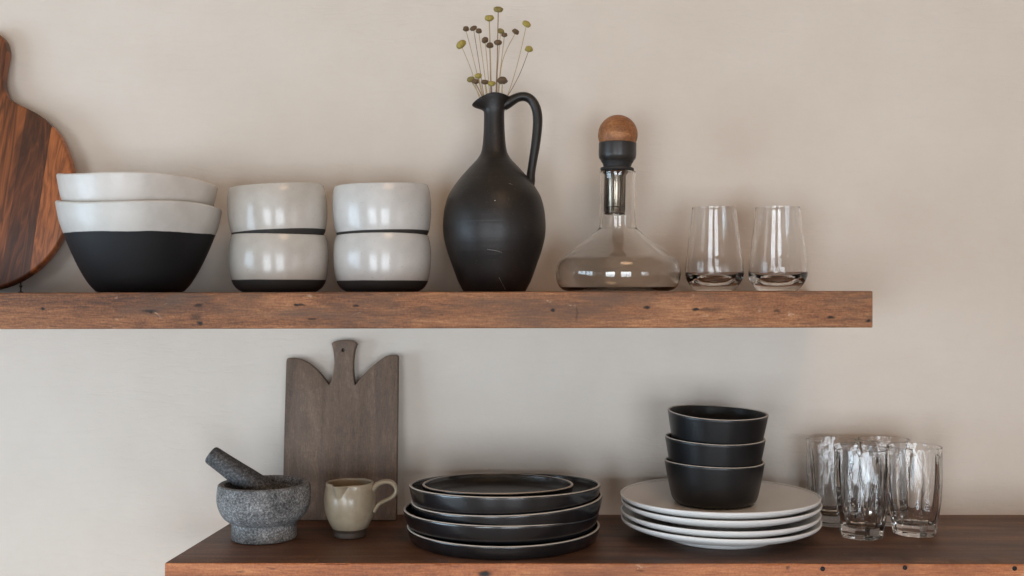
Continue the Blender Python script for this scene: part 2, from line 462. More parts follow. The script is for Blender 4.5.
rings = t.math('PINGPONG', t.math('MULTIPLY', g1, 16), 1.0)
m2 = t.mapping((220, 1, 7), src=addv.outputs[0]); g2 = t.noise(m2, 1.0, 3, 0.7)
wn = t.n('ShaderNodeValToRGB'); wn.color_ramp.interpolation = 'CONSTANT'
for _ in range(5): wn.color_ramp.elements.new(0.5)
for e_, (p_, v_) in zip(wn.color_ramp.elements, [(0, .55), (.20, .2), (.36, .75), (.46, .5), (.560, .12), (.632, .92), (.75, .8)]): e_.position = p_; e_.color = (v_, v_, v_, 1)
t.l(t.math('DIVIDE', xw, 0.6), wn.inputs[0])
fac = t.math('ADD', t.math('MULTIPLY', rings, 0.28), t.math('ADD', t.math('MULTIPLY', g2, 0.25), t.math('MULTIPLY', wn.outputs[0], 0.47)))
t.col(t.ramp(fac, [(0.15, lin(62, 38, 28)), (0.4, lin(94, 54, 34)), (0.6, lin(138, 80, 46)), (0.9, lin(190, 112, 64))]))
t.set(Roughness=0.42); t.bump(fac, 0.12, 0.001)
ACACIA = t.m
rb = board('cutting_board', pts, pb, pn, TH, ACACIA, None, 0.004, base_pt)
tag(rb, 'large round acacia cutting board with handle leaning behind the speckled bowls', 'cutting board')
# small iron pin the round board rests against
p = at(20.8, 291.5, -0.10); s = scl(-0.10)
bm = lathe_bm([(0, 0), (0.0035, 0), (0.0035, 0.001), (0.0011, 0.0016), (0.0010, 5 / s), (0.0022, 5.4 / s), (0.0024, 7 / s), (0.001, 7.6 / s), (0.0009, 10.2 / s), (0, 10.5 / s)], 14)
tag(link_bm('shelf_pin', bm, IRON, loc=(p.x, p.y, ZU + EPS)), 'tiny dark iron pin standing under edge of round board', 'pin')

# ------------------------------------------------------------------ big two-tone bowls
def place(px, Y, z): q = at(px, 290, Y); return (q.x, Y, z)
YBB = -0.145; sB = scl(YBB, 140)
outer = crv([(41 / sB, 0.0), (49 / sB, 9 / sB), (57.7 / sB, 24 / sB), (66 / sB, 42 / sB), (71.5 / sB, 56 / sB), (76 / sB, 68 / sB), (78.8 / sB, 81 / sB), (79.4 / sB, 84.5 / sB)], 6)
outer = [(39.5 / sB, 0)] + outer[1:]
CREAM1, CREAM2 = lin(196, 192, 186), lin(212, 209, 203)
BIG = m_ceramic('two_tone_glaze', CREAM1, CREAM2, 0.42, 16, 0.15, 0.25, band=(57.5 / sB, lin(13, 14, 17), 0.62, 0.004), throw=0.12)
BIG2 = m_ceramic('pale_glaze', lin(203, 196, 188), lin(219, 212, 205), 0.42, 16, 0.15, 0.25, throw=0.12)
prof, (ra, rb_) = shell(outer, 0.006, 0.008)
def wavy(amp, ph, tilt):
    H = outer[-1][1]
    def f(r, a, z):
        k = (z / H) ** 2
        dz = k * (amp * math.sin(a * 2 + ph) + amp * 0.5 * math.sin(a * 3 + ph * 1.7) + tilt * r * math.cos(a))
        q = 1 + 0.012 * k * math.sin(a * 2 + ph + 1)
        return (r * q * math.cos(a), r * q * math.sin(a), z + dz)
    return f
b1 = link_bm('serving_bowl', lathe_bm(prof, 128, wavy(0.0025, 2.4, -0.035)), BIG, loc=place(140.5, YBB, ZU + EPS))
tag(b1, 'large flared bowl with white rim and black base, lower of the nested pair', 'bowl', 'large flared bowls')
nest = 26 / sB
b2 = link_bm('serving_bowl', lathe_bm(prof, 128, wavy(0.0028, 2.9, -0.06)), BIG2, loc=place(139, YBB, ZU + EPS + nest))
b2.scale = (0.97, 0.97, 1)
tag(b2, 'large cream flared bowl nested in the black-bottomed bowl, only its pale rim showing', 'bowl', 'large flared bowls')

# ------------------------------------------------------------------ small white bowls with bare dark base
YSB = -0.115; s = scl(YSB, 330)
outer = crv([(36 / s, 0.0), (42 / s, 4.3 / s), (46 / s, 11.5 / s), (48.3 / s, 25 / s), (48.8 / s, 38 / s), (48.0 / s, 48.5 / s), (46.4 / s, 55 / s)], 6)
prof, rr_ = shell(outer, 0.0045, 0.006)
SM = m_ceramic('white_glaze', lin(190, 184, 175), lin(206, 201, 193), 0.24, 14, 0.12, 0.35, band=(12 / s, lin(44, 41, 39), 0.7, 0.0012), throw=0.1, speck=(lin(120, 105, 90), 0.3))
SM2 = m_ceramic('cool_white_glaze', lin(200, 198, 194), lin(216, 214, 210), 0.24, 14, 0.12, 0.35, band=(11 / s, lin(44, 41, 39), 0.7, 0.0012), throw=0.1, speck=(lin(120, 105, 90), 0.3))
def wob(ph, amp=0.0006):
    def f(r, a, z):
        q = 1 + 0.008 * math.sin(2 * a + ph)
        return (r * q * math.cos(a), r * q * math.sin(a), z + amp * math.sin(2 * a + ph) * z / 0.08)
    return f
for (px, zz, tl, mt, ph, lab) in (
        (279.2, 0, 0, SM, 0.3, 'white glazed bowl with dark base, bottom of the stack beside the big flared bowls'),
        (279.6, 48.3, 3.0, SM, 2.0, 'white glazed bowl resting tilted on top, stack beside the big flared bowls'),
        (382.5, 0, 0, SM2, 4.1, 'white glazed bowl with dark base, bottom of the stack beside the black jug'),
        (383.2, 48.6, 1.7, SM2, 1.2, 'white glazed bowl resting on top, stack beside the black jug')):
    o = link_bm('small_bowl', lathe_bm(prof, 112, wob(ph)), mt, loc=place(px, YSB, ZU + EPS + zz / s), rot=(0, math.radians(-tl), 0))
    tag(o, lab, 'bowl', 'small white stacked bowls')

# ------------------------------------------------------------------ black jug
YJ = -0.12; s = scl(YJ, 495)
jx = 494.5; JB = 291.7
h = lambda py: (JB - py) / s
J = m_ceramic('black_clay', lin(25, 22, 21), lin(34, 28, 25), 0.42, 22, 0.25, 0.0, 0.5, throw=0.35, speck=(lin(120, 112, 104), 0.25))
oc = [(31, 291.7), (33.5, 287), (37, 280), (42.5, 265), (47.6, 250), (51, 234), (50.8, 216), (47.5, 200), (42, 189), (33, 177), (24, 167), (16, 158), (12.3, 149), (10.6, 131), (10.3, 113), (11.3, 106), (13.5, 100)]
outer = crv([(r / s, h(y)) for r, y in oc], 6)
T = 0.0028
prof = [(0, 0), (15 / s, 0), (29.5 / s, 0)] + outer
rr, rz = outer[-1]
prof += [(rr + 0.0006, rz + 0.0012), (rr - T / 2, rz + 0.0018), (rr - T + 0.0002, rz + 0.0008)]
prof += [(max(r - T, 0.002), z) for r, z in reversed(outer[4:-1]) if z > 0.006] + [(20 / s, 0.006), (0, 0.006)]
hr0 = h(113); hr1 = h(99)
def jugmod(r, a, z):
    k = min(1, max(0, (z - hr0) / (hr1 - hr0))); k2 = k * k * (3 - 2 * k)
    ca = math.cos(a)
    left = max(0, -ca) ** 1.7
    side = abs(math.sin(a)) ** 1.3
    q = r + k2 * (left * 7.6 / s + max(0, ca) * 3 / s + side * 1.5 / s)
    dz = k2 * (side * 4.2 / s - left * 6.0 / s - 0.3 / s)
    dx = 0
    return (q * ca - k * 0.6 / s, q * math.sin(a) * (1 - 0.12 * k2 * left), z + dz)
jug = empty('jug', place(jx, YJ, ZU + EPS))
tag(jug, 'tall matte black clay jug with narrow neck, spout and looped handle', 'jug')
link_bm('jug_body', lathe_bm(prof, 112, jugmod), J, jug)
hp = crv([(503.5, 106.5), (509, 103), (515, 100), (521, 97.4), (528, 97.2), (534, 101), (538, 108.5), (539.6, 118), (539.2, 130), (537.5, 145), (535, 160), (533, 173), (531.5, 184), (527, 190)], 5)
hrad = crv([(5.0,), (5.6,), (5.0,), (4.6,), (4.6,), (4.7,), (4.8,), (4.9,), (4.8,), (4.6,), (4.3,), (4.2,), (5.2,), (6.0,)], 5)
link_bm('handle', tube_bm([((x - jx - 1.6 * min(1, max(0, (x - 505) / 12))) / s, 0, h(y)) for x, y in hp], [r[0] / s for r in hrad], 20, 1.25), J, jug)
# scratches on the belly
SCR = m_plain('scratch_chalk', lin(170, 164, 154), 0.8)
def belly(px, py):
    u = (px - jx) / s; z = h(py)
    rad = None
    for (r0, z0), (r1, z1) in zip(outer, outer[1:]):
        if z0 <= z <= z1: rad = r0 + (r1 - r0) * (z - z0) / (z1 - z0)
    return Vector((u, -math.sqrt(max(1e-6, rad * rad - u * u)) - 0.0001, z))
for (a_, b_, w_) in (((489, 251), (503, 254), 0.00018), ((500, 278), (506, 290), 0.00013), ((496, 204.6), (497.2, 205), 0.0005), ((509.5, 187.5), (513, 188.3), 0.00014)):
    P = [belly(a_[0] + (b_[0] - a_[0]) * k / 8, a_[1] + (b_[1] - a_[1]) * k / 8 + 0.15 * math.sin(k)) for k in range(9)]
    link_bm('scratch', tube_bm(P, w_, 6), SCR, jug)['label'] = 'pale chalky scratch'

# ------------------------------------------------------------------ dried flowers
YEL = m_plain('yellow_floret', lin(166, 148, 74), 0.8, 0, 0.35, 900)
OLI = m_plain('olive_floret', lin(140, 124, 70), 0.8, 0, 0.35, 900)
BRO = m_plain('brown_floret', lin(104, 82, 58), 0.8, 0, 0.35, 900)
STM = m_plain('dry_stem', lin(178, 156, 116), 0.7, 0, 0.2, 300)
STB = m_plain('brown_stem', lin(146, 118, 94), 0.7, 0, 0.2, 300)
# (head px x, y, width px, mat, tilt deg (roll), mouth x, bend, label)
Zf = lambda x: 440 + x / 5.236
fl = [
 (305, 52, 9.4, OLI, 5, 296, 0, 'olive flower with flat cap, highest of the dried bunch in the jug'),
 (258, 98, 9.6, YEL, -4, 270, 0, 'broad yellow dried flower, second highest, left of the topmost one'),
 (452, 128, 9.0, YEL, 32, 350, 1, 'yellow dried flower tilted outward at the upper right of the bunch'),
 (465, 260, 8.2, YEL, 8, 352, 1, 'yellow dried flower reaching farthest right, over the jug handle'),
 (112, 235, 11.0, YEL, -38, 205, 2, 'largest yellow dried flower, tilted at the far left of the bunch'),
 (136, 155, 6.4, BRO, 0, 225, 0, 'round brown dried flower at the upper left, above the largest yellow one'),
 (176, 150, 7.4, BRO, -22, 232, 0, 'brown tilted flower head, right neighbour of the round brown one at upper left'),
 (203, 166, 6.2, BRO, 0, 250, 0, 'small round brown flower below the left-leaning brown pair'),
 (237, 213, 7.0, BRO, -28, 262, 0, 'brown slanted flower head midway up the left side of the bunch'),
 (261, 242, 7.2, BRO, 0, 268, 0, 'lower dark brown flower near the middle, lowest of the tall stems'),
 (317, 165, 7.4, OLI, 12, 290, 0, 'olive brown flower in the middle, above its small round neighbour'),
 (337, 186, 6.2, BRO, 0, 300, 0, 'small round brown flower just right of the olive one in the middle'),
 (303, 225, 8.2, BRO, 0, 292, 0, 'wide dark brown flower in the centre of the bunch'),
 (395, 168, 7.6, BRO, 28, 305, 3, 'brown tilted flower on the stem that curves to the right'),
 (162, 418, 8.0, OLI, -10, 212, 0, 'short olive flower leaning lowest left over the jug spout'),
 (185, 430, 7.0, BRO, 4, 222, 0, 'short brown flower tucked under the olive ones near the spout'),
 (200, 400, 7.6, YEL, -6, 228, 0, 'short yellow flower, topmost of the low cluster near the spout'),
 (235, 432, 7.6, BRO, 5, 245, 0, 'short dark brown flower in the middle of the low cluster'),
 (270, 440, 8.0, YEL, 0, 272, 0, 'short pale yellow flower hidden among the stems at the jug mouth'),
 (327, 424, 10.2, BRO, 0, 322, 0, 'wide short brown flower on the right just above the jug mouth'),
]
random.seed(5)
for i, (hx, hy, wpx, mt, tl, mx, bend, lab) in enumerate(fl):
    dy = random.uniform(-0.008, 0.008) if hy < 380 else random.uniform(-0.006, 0.002)
    top = at(Zf(hx), hy / 5.236, YJ + dy); tz = top.z
    mouth = at(Zf(mx), 97, YJ + dy * 0.35)
    b_ = math.atan2(mx - 272, 100)
    nx = jx - 1.0 + (Zf(mx) - (jx - 1)) * 0.14
    neck = at(nx, 116, YJ + dy * 0.25); bot = at(nx + random.uniform(-1.5, 1.5), 160, YJ)
    f = empty('dried_flower', tuple(top)); tag(f, lab, 'flower', 'dried flowers in the black jug')
    q = 0.0032 * wpx / 9.4
    R = wpx / 2 / s
    mid = (Vector(top) + Vector(mouth)) / 2 + Vector({0: (0.0, 0, 0), 1: (0.002, 0, -0.002), 2: (0.0015, 0, 0.001), 3: (-0.006, 0, 0.006)}[bend])
    P = crv([bot, neck, mouth, mid, Vector(top) + Vector((0, 0, -R * 0.2))], 8)
    link_bm('stem', tube_bm([Vector(p) - Vector(top) for p in P], [0.00052 + (0.00025 if hy > 380 or i in (0, 1, 9, 12) else 0) for _ in P], 7), STM if i % 3 else STB, f)
    seed = i * 3.1
    def fm(r, a, z, R=R, seed=seed):
        n = noise.noise(Vector((math.cos(a) * 2 + seed, math.sin(a) * 2, z * 300))) * 0.12
        rid = 0.05 * math.sin(a * 13) * (r / R)
        return (r * (1 + n + rid) * math.cos(a), r * (1 + n + rid) * math.sin(a), z + R * 0.08 * math.sin(r / R * 22 + seed))
    flat = 0.75 if mt is not BRO or wpx > 7.2 else 1.0
    head = [(0, -R * 0.55), (R * 0.3, -R * 0.52), (R * 0.75, -R * 0.32), (R * 0.98, -R * 0.02), (R * 0.95, R * 0.18 * flat * 2), (R * 0.75, R * 0.42 * flat * 2 - R * 0.05), (R * 0.4, R * 0.55 * flat * 1.6), (0, R * 0.58 * flat * 1.6)]
    link_bm('flower_head', lathe_bm(head, 40, fm), mt, f, rot=(math.radians(random.uniform(-20, 25)), math.radians(tl), 0))

# ------------------------------------------------------------------ decanter
GL = m_glass('clear_glass'); GLT = m_glass('smoky_glass', (0.965, 0.955, 0.94, 1))
YD = -0.13; s = scl(YD, 618); dx = 618.0
h = lambda py: (291.6 - py) / s
dec = empty('decanter', place(dx, YD, ZU + EPS))
tag(dec, 'wide flat-bottomed glass decanter with a wooden ball stopper', 'decanter')
oc = [(50, 291.6), (56.5, 289), (61, 283), (62.5, 275), (61.8, 267), (58.5, 260.5), (50, 254.2), (35, 242), (22, 231.5), (19, 227.5), (18.2, 222), (17.6, 205), (17.4, 185), (18.0, 172.6)]
outer = crv([(r / s, h(y)) for r, y in oc], 7)
T = 0.0019
prof = [(0, 0.0012), (25 / s, 0.001), (44 / s, 0.0002), (48 / s, 0)] + outer
rr, rz = outer[-1]; prof += [(rr, rz + 0.0006), (rr - T / 2, rz + 0.0011), (rr - T, rz + 0.0006)]
inner = [(r - T, z) for r, z in reversed(outer[:-1]) if z > 4.0 / s]
prof += inner + [(52 / s, 2.6 / s), (44 / s, 0.0024), (25 / s, 0.0032), (0, 0.0038)]
link_bm('glass_body', lathe_bm(prof, 144), GLT, dec, angle=60)
st = empty('stopper', (-0.6 / s, 0, h(172.4) + 0.0014), (0, math.radians(1.2), 0)); st.parent = dec
k = lambda py: (171 - py) / s
WB_ = m_wood('stopper_wood', [(0.38, lin(104, 64, 38)), (0.5, lin(146, 94, 56)), (0.62, lin(182, 126, 80))], 'x', 3.0, 0.55, None, None, 0.1)
RUB = m_plain('black_rubber', lin(40, 38, 37), 0.5, 0, 0.1); COL = m_plain('dark_metal', lin(46, 42, 39), 0.36, 0.0, 0.08)
STEEL = m_plain('brushed_steel', lin(150, 140, 128), 0.22, 1.0, 0.1)
Rb = 19.8 / s; cb = k(134.8); zcut = k(143)
ball = [(0, zcut)] + [(Rb * math.cos(a), cb + Rb * math.sin(a)) for a in [math.asin((zcut - cb) / Rb) + (PI / 2 - math.asin((zcut - cb) / Rb)) * q / 24 for q in range(25)]]
ball[-1] = (0, cb + Rb)
link_bm('wooden_ball', lathe_bm(ball, 64), WB_, st)
link_bm('collar', lathe_bm([(0, k(161.0)), (16 / s, k(161.0)), (18.2 / s, k(158.5)), (18.8 / s, k(155)), (18.8 / s, k(143.5)), (18.3 / s, k(142.8)), (0, k(142.8))], 64), COL, st)
link_bm('rubber_seal', lathe_bm([(0, k(171)), (16.2 / s, k(171)), (16.9 / s, k(169.8)), (16.6 / s, k(168)), (13.5 / s, k(167)), (14.5 / s, k(164)), (16.3 / s, k(161.2)), (0, k(161.2))], 64), RUB, st)
tb = empty('pourer', (-1.6 / s, 0, 0)); tb.parent = st
link_bm('steel_tube', lathe_bm([(13 / s, k(171.2)), (12.5 / s, k(173)), (10.2 / s, k(176)), (10.0 / s, k(213)), (9.0 / s, k(214.5)), (8.6 / s, k(213)), (8.8 / s, k(176)), (11.4 / s, k(172.5)), (12 / s, k(171.2))], 48, closed=True), STEEL, tb)
bm = bmesh.new()
for q in range(9):
    a = 2 * PI * q / 9 + 0.3
    tube_bm([(10.3 / s * math.cos(a), 10.3 / s * math.sin(a), k(176)), (10.3 / s * math.cos(a), 10.3 / s * math.sin(a), k(212))], 0.00065, 8, bm=bm)
for zz in (207.5, 214):
    P = [(10.2 / s * math.cos(2 * PI * q / 40), 10.2 / s * math.sin(2 * PI * q / 40), k(zz)) for q in range(41)]
    tube_bm(P, 0.0007, 6, up=Vector((0, 0, 1)), bm=bm)
link_bm('strainer_ribs', bm, RUB, tb)

# ------------------------------------------------------------------ stemless glasses
def tumbler(px, Y, ph):
    s = scl(Y, px); h = lambda q: q / s
    oc = [(19.5, 0), (23, 4), (27, 10), (29.0, 16), (29.1, 21), (28, 32), (26, 48), (23.8, 64), (21.8, 83)]
    outer = crv([(r / s, h(y)) for r, y in oc], 7)
    T = 0.0012
    prof = [(0, 0.0012), (12 / s, 0.0008), (17.5 / s, 0)] + outer
    rr, rz = outer[-1]; prof += [(rr - T * 0.2, rz + 0.0005), (rr - T * 0.8, rz + 0.0005)]
    inner = [(r - T - 0.0012 * max(0, 1 - (z - 17 / s) / 0.02), z) for r, z in reversed(outer[:-1]) if z > 17.5 / s]
    prof += inner + [(24.5 / s, 14.4 / s), (18 / s, 11.2 / s), (9 / s, 9.4 / s), (0, 9.0 / s)]
    return link_bm('tumbler', lathe_bm(prof, 128), GL, loc=place(px, Y, ZU + EPS), angle=60)
tag(tumbler(714.3, -0.13, 0), 'clear stemless glass standing beside the decanter', 'glass', 'stemless glasses')
tag(tumbler(777.8, -0.135, 1), 'clear stemless glass nearest the right end of the upper shelf', 'glass', 'stemless glasses')

# ------------------------------------------------------------------ square board on lower shelf
sq = [(282, 521.2), (282.4, 505), (283.7, 450), (285, 400), (286.2, 362), (286.9, 359.4)] + crv([(289, 358.4), (298.4, 359), (309.4, 364.4), (320, 374), (329, 385.6)], 5) \
   + crv([(330.8, 382), (333.0, 374), (334.2, 363), (333.2, 352), (331.4, 344.2)], 4) + crv([(333.2, 342.4), (338, 341.1), (344, 340.7), (350, 341.1), (355, 342.3)], 3) \
   + crv([(356.6, 344.4), (354.2, 352), (353, 363), (353.2, 375.6), (354.9, 385.8)], 4) + crv([(356.5, 384), (362.5, 376.4), (375, 364.5), (384.4, 357.6), (390.6, 355.6)], 5) \
   + [(396.2, 355.3), (397.9, 356.4), (397.6, 400), (397.0, 450), (396.2, 505), (396, 521.2)]
ya, yb_ = -0.2, 0.0
for _ in range(40):
    ym = (ya + yb_) / 2
    if at(339, 521.2, ym).z > Z0: ya = ym
    else: yb_ = ym
Yb = min((ya + yb_) / 2, -0.036)
pb, pn = plane_of(Yb, Z0, -0.021, Z0 + 0.27)
base_pt = on_plane(339, 521.2, pb, pn)
DARKW = m_wood('walnut_board', [(0.38, lin(74, 56, 44)), (0.47, lin(100, 79, 63)), (0.54, lin(115, 92, 74)), (0.63, lin(142, 117, 96))], 'z', 1.3, 0.6, None, (lin(84, 69, 64), 0.35), 0.3, 1.5)
# choose plane so the bottom line sits on the shelf
dz = Z0 + EPS - base_pt.z
sb = board('cutting_board', sq, pb, pn, 0.016, DARKW, (343.3, 350.6, 1.7), 0.0012, base_pt)
sb.location.z += dz + 0.0006
tag(sb, 'dark rectangular wooden cutting board with winged top and handle, leaning on wall', 'cutting board')

# ------------------------------------------------------------------ mortar and pestle
YM = -0.160; s = 714
mo_loc = at(264.3, 538.5, YM); mx, my = mo_loc.x, YM
GRAN = NT('granite'); o_ = GRAN.tc.outputs['Object']
g1 = GRAN.noise(o_, 360, 4, 0.7); g2 = GRAN.noise(o_, 30, 4, 0.6)
fac = GRAN.math('ADD', GRAN.math('MULTIPLY', g1, 0.7), GRAN.math('MULTIPLY', g2, 0.3))
GRAN.col(GRAN.ramp(fac, [(0.36, lin(50, 50, 50)), (0.47, lin(96, 96, 96)), (0.54, lin(128, 128, 128)), (0.64, lin(176, 176, 176))]))
GRAN.set(Roughness=0.68); GRAN.bump(g1, 0.5, 0.0012); GRAN = GRAN.m
GR2 = NT('dark_granite'); o_ = GR2.tc.outputs['Object']; g1 = GR2.noise(o_, 300, 3, 0.7)
GR2.col(GR2.ramp(g1, [(0.35, lin(38, 38, 40)), (0.5, lin(66, 67, 69)), (0.7, lin(112, 113, 115))])); GR2.set(Roughness=0.55); GR2.bump(g1, 0.35, 0.0009); GR2 = GR2.m
outer = [(0.0425, 0), (0.0445, 0.001), (0.0452, 0.003), (0.0448, 0.012), (0.0446, 0.021), (0.0456, 0.0238)] + crv([(0.0485, 0.0252), (0.0560, 0.0315), (0.0615, 0.041), (0.0645, 0.052), (0.0648, 0.063), (0.0636, 0.0735)], 5)
prof = [(0, 0)] + outer + [(0.0628, 0.0762), (0.0610, 0.0775), (0.0565, 0.0775), (0.0546, 0.0762)] + crv([(0.0538, 0.073), (0.0530, 0.062), (0.048, 0.046), (0.037, 0.035), (0.020, 0.030), (0, 0.0285)], 5)
o = link_bm('mortar', lathe_bm(prof, 112), GRAN, loc=(mx, my, Z0 + EPS))
tag(o, 'grey speckled granite mortar on a round foot, at left of the lower shelf', 'mortar')
Pa = at(209.5, 453.5, my - 0.004); Pb = at(280, 503, my + 0.004)
d = (Pb - Pa); L = d.length; d.normalize()
pp = [(0, 0), (0.0085, 0.0002), (0.0118, 0.0018), (0.0134, 0.006), (0.0140, 0.02), (0.0155, 0.045), (0.0172, 0.07), (0.0182, L - 0.012), (0.0168, L - 0.004), (0.012, L + 0.004), (0, L + 0.007)]
o = link_bm('pestle', lathe_bm([pp[0]] + crv(pp[1:-1], 4) + [pp[-1]], 48), GR2, loc=Pa)
o.rotation_mode = 'QUATERNION'; o.rotation_quaternion = Vector((0, 0, 1)).rotation_difference(d)
tag(o, 'dark stone pestle resting slantwise inside the granite mortar', 'pestle')

# ------------------------------------------------------------------ creamer
YC = -0.149; q0 = at(350, 536, YC); cxw = q0.x; s = 710
CR = m_ceramic('beige_glaze', lin(146, 132, 110), lin(168, 154, 132), 0.36, 30, 0.1, 0.4, band=(0.0125, lin(66, 56, 48), 0.6, 0.0015), throw=0.2, speck=(lin(90, 75, 60), 0.35))
outer = crv([(0.0208, 0), (0.0224, 0.0015), (0.0218, 0.0075), (0.0235, 0.0105), (0.0290, 0.020), (0.0340, 0.034), (0.0360, 0.050), (0.0352, 0.062), (0.0340, 0.069), (0.0336, 0.0748)], 5)
prof, _ = shell(outer, 0.0032, 0.006)
sa = math.radians(-107)
def crmod(r, a, z):
    da = math.atan2(math.sin(a - sa), math.cos(a - sa)); k = min(1.05, max(0, (z - 0.058) / 0.0168))
    g = max(0, 1 - abs(da) / (0.10 + 0.26 * k)) ** 0.8 * k
    w = math.exp(-((abs(da) - 0.5) / 0.2) ** 2) * k * 0.0012
    q = r + g * 0.0135 - w * 1.6 if r > 0.02 else r
    return (q * math.cos(a), q * math.sin(a), z + g * 0.0012)
cr = empty('creamer', (cxw, YC, Z0 + EPS)); tag(cr, 'small beige glazed pitcher with pinched spout and loop handle before the dark board', 'pitcher')
link_bm('pitcher_body', lathe_bm(prof, 144, crmod), CR, cr)
HP = [(372.5, 490), (376, 485.5), (381, 482.5), (387, 481.4), (392.5, 483), (396, 488), (395.6, 493), (391.5, 497.5), (385, 500.6), (379.5, 503.5), (376.3, 507.5), (373.8, 511)]
hz = [at(x, y, YC) - Vector((cxw, YC, Z0 + EPS)) for x, y in HP]
rad = crv([(3.4,), (3.0,), (2.6,), (2.4,), (2.2,), (2.1,), (2.0,), (2.0,), (2.0,), (2.1,), (2.3,), (2.6,)], 5)
link_bm('handle', tube_bm(crv(hz, 5), [r[0] / s for r in rad], 16, 1.9), CR, cr)

# ------------------------------------------------------------------ black plates
BLK = m_ceramic('black_glaze', lin(13, 14, 17), lin(21, 22, 26), 0.25, 12, 0.14, 0.4, 0.9, throw=0.12)
BLKI = m_ceramic('black_glaze_worn', lin(36, 34, 33), lin(50, 48, 45), 0.42, 40, 0.12, 0.05, 0.45)
RIM = m_plain('bare_clay_rim', lin(204, 197, 187), 0.7, 0, 0.2, 150)
def black_plate(R, rb, H, px, Y, z, tilt, lab, ph, grp='black rimmed plates', big=True):
    t = 0.0042
    outer = crv([(rb, 0), (rb + (R - rb) * 0.25, 0.0012), (rb + (R - rb) * 0.62, H * 0.35), (R - 0.0004, H * 0.8), (R, H - t / 2)], 5)
    prof, (a, b) = shell(outer, t, 0.0048, 6)
    def f(r, an, zz):
        k = zz / H
        return (r * (1 + 0.003 * math.sin(2 * an + ph)) * math.cos(an), r * (1 + 0.003 * math.sin(2 * an + ph)) * math.sin(an), zz + 0.0005 * k * math.sin(2 * an + ph * 2))
    o = link_bm('dinner_plate' if big else 'side_plate', lathe_bm(prof, 144, f, lambda i: 1 if a + 1 <= i <= b - 3 else (1 if i == 2 else (2 if i >= b + 6 else 0))), [BLK, RIM, BLKI],
                loc=(at(px, 290, Y).x, Y, z), rot=(math.radians(tilt[0]), math.radians(tilt[1]), 0), angle=60)
    return tag(o, lab, 'plate', grp)
YP = -0.157
zz = Z0 + EPS
black_plate(0.1345, 0.127, 0.0195, 503.0, YP, zz, (0, 0), 'bottom plate of the black stack, resting on the shelf', 0.5)
black_plate(0.1362, 0.1262, 0.0245, 500.5, YP, zz + 0.0168, (-1.8, 0.9), 'second plate from the bottom of the black stack', 1.7)
black_plate(0.1335, 0.1255, 0.0250, 507.0, YP, zz + 0.0333, (0, -2.1), 'third black plate, tilted, dropped into the plate below it', 2.9)
black_plate(0.1340, 0.1265, 0.0245, 504.5, YP, zz + 0.0510, (-3.0, -0.1), 'top full-size black plate, carrying the smaller plate', 4.0)
black_plate(0.1060, 0.0990, 0.0200, 497.5, YP - 0.001, zz + 0.0568, (-2.6, 0.2), 'smaller black plate lying on top of the black stack', 5.2, 'black rimmed plates', False)

# ------------------------------------------------------------------ white plates and black bowls
WHT = m_ceramic('white_porcelain', lin(228, 226, 223), lin(234, 232, 230), 0.32, 8, 0.03, 0.2)
YW = -0.153
def white_plate(px, z, lab, ph, tx):
    R = 0.1378; H = 0.0280
    outer = [(0.0735, 0), (0.0745, 0.0015), (0.0745, 0.0055)] + crv([(0.080, 0.0068), (0.100, 0.0105), (0.122, 0.0165), (0.135, 0.0225), (R, H - 0.0016)], 5)
    prof = [(0, 0.003), (0.069, 0.003), (0.0705, 0)] + outer + [(R + 0.0001, H - 0.0006), (R - 0.0010, H + 0.0002), (R - 0.0026, H - 0.0002)] \
        + crv([(0.135, 0.0257), (0.120, 0.0208), (0.100, 0.0162), (0.080, 0.0136), (0.055, 0.0125), (0.02, 0.0122), (0, 0.0122)], 5)
    f = lambda r, a, z_: (r * math.cos(a), r * math.sin(a), z_ + 0.0005 * (r / R) ** 2 * math.sin(2 * a + ph))
    return tag(link_bm('dinner_plate', lathe_bm(prof, 144, f), WHT, loc=(at(px, 290, YW).x, YW, z), rot=(math.radians(tx), 0, 0), angle=60), lab, 'plate', 'white plates')
labs = ['bottom plate of the white stack, its foot ring on the shelf', 'second white plate from the bottom of the stack', 'third white plate, directly under the top one', 'top white plate, carrying the three black bowls']
for i, px in enumerate((719.3, 718.8, 719.6, 718.6)): white_plate(px, Z0 + EPS + (0, 0.0100, 0.0232, 0.0328)[i], labs[i], i * 1.3, (0, -0.2, -0.3, -0.4)[i])
YK = -0.141; zb = Z0 + EPS + 0.0328 + 0.0124 + 0.0006
outer = [(0.0505, 0)] + crv([(0.0525, 0.0006), (0.0578, 0.0052), (0.0612, 0.014), (0.0655, 0.035), (0.0697, 0.0585)], 6)
t_ = 0.0034
prof, (a_, b_) = shell(outer, t_, 0.006, 6)
KB = m_ceramic('black_bowl_glaze', lin(12, 13, 15), lin(19, 20, 23), 0.34, 14, 0.12, 0.0, 0.5, throw=0.15)
for (px, dz, tl, ph, lab) in ((713.6, 0, 0.4, 0.2, 'bottom bowl of the black stack standing on the white plates'),
                              (713.8, 0.0325, 1.0, 1.4, 'middle bowl of the three stacked black bowls'),
                              (715.6, 0.0685, 2.1, 2.2, 'topmost of the three stacked black bowls, tilted slightly')):
    def f(r, a, z, ph=ph):
        return (r * math.cos(a) * (1 + 0.004 * math.sin(2 * a + ph)), r * math.sin(a), z + 0.0008 * (z / 0.06) * math.sin(2 * a + ph))
    o = link_bm('small_bowl', lathe_bm(prof, 128, f, lambda i: 1 if a_ + 1 <= i <= b_ - 2 else 0), [KB, RIM], loc=(at(px, 290, YK).x, YK, zb + dz), rot=(math.radians({0: -0.5, 0.0325: 0.3}.get(dz, 2.2)), math.radians(tl), 0), angle=60)
    tag(o, lab, 'bowl', 'black stacked bowls')

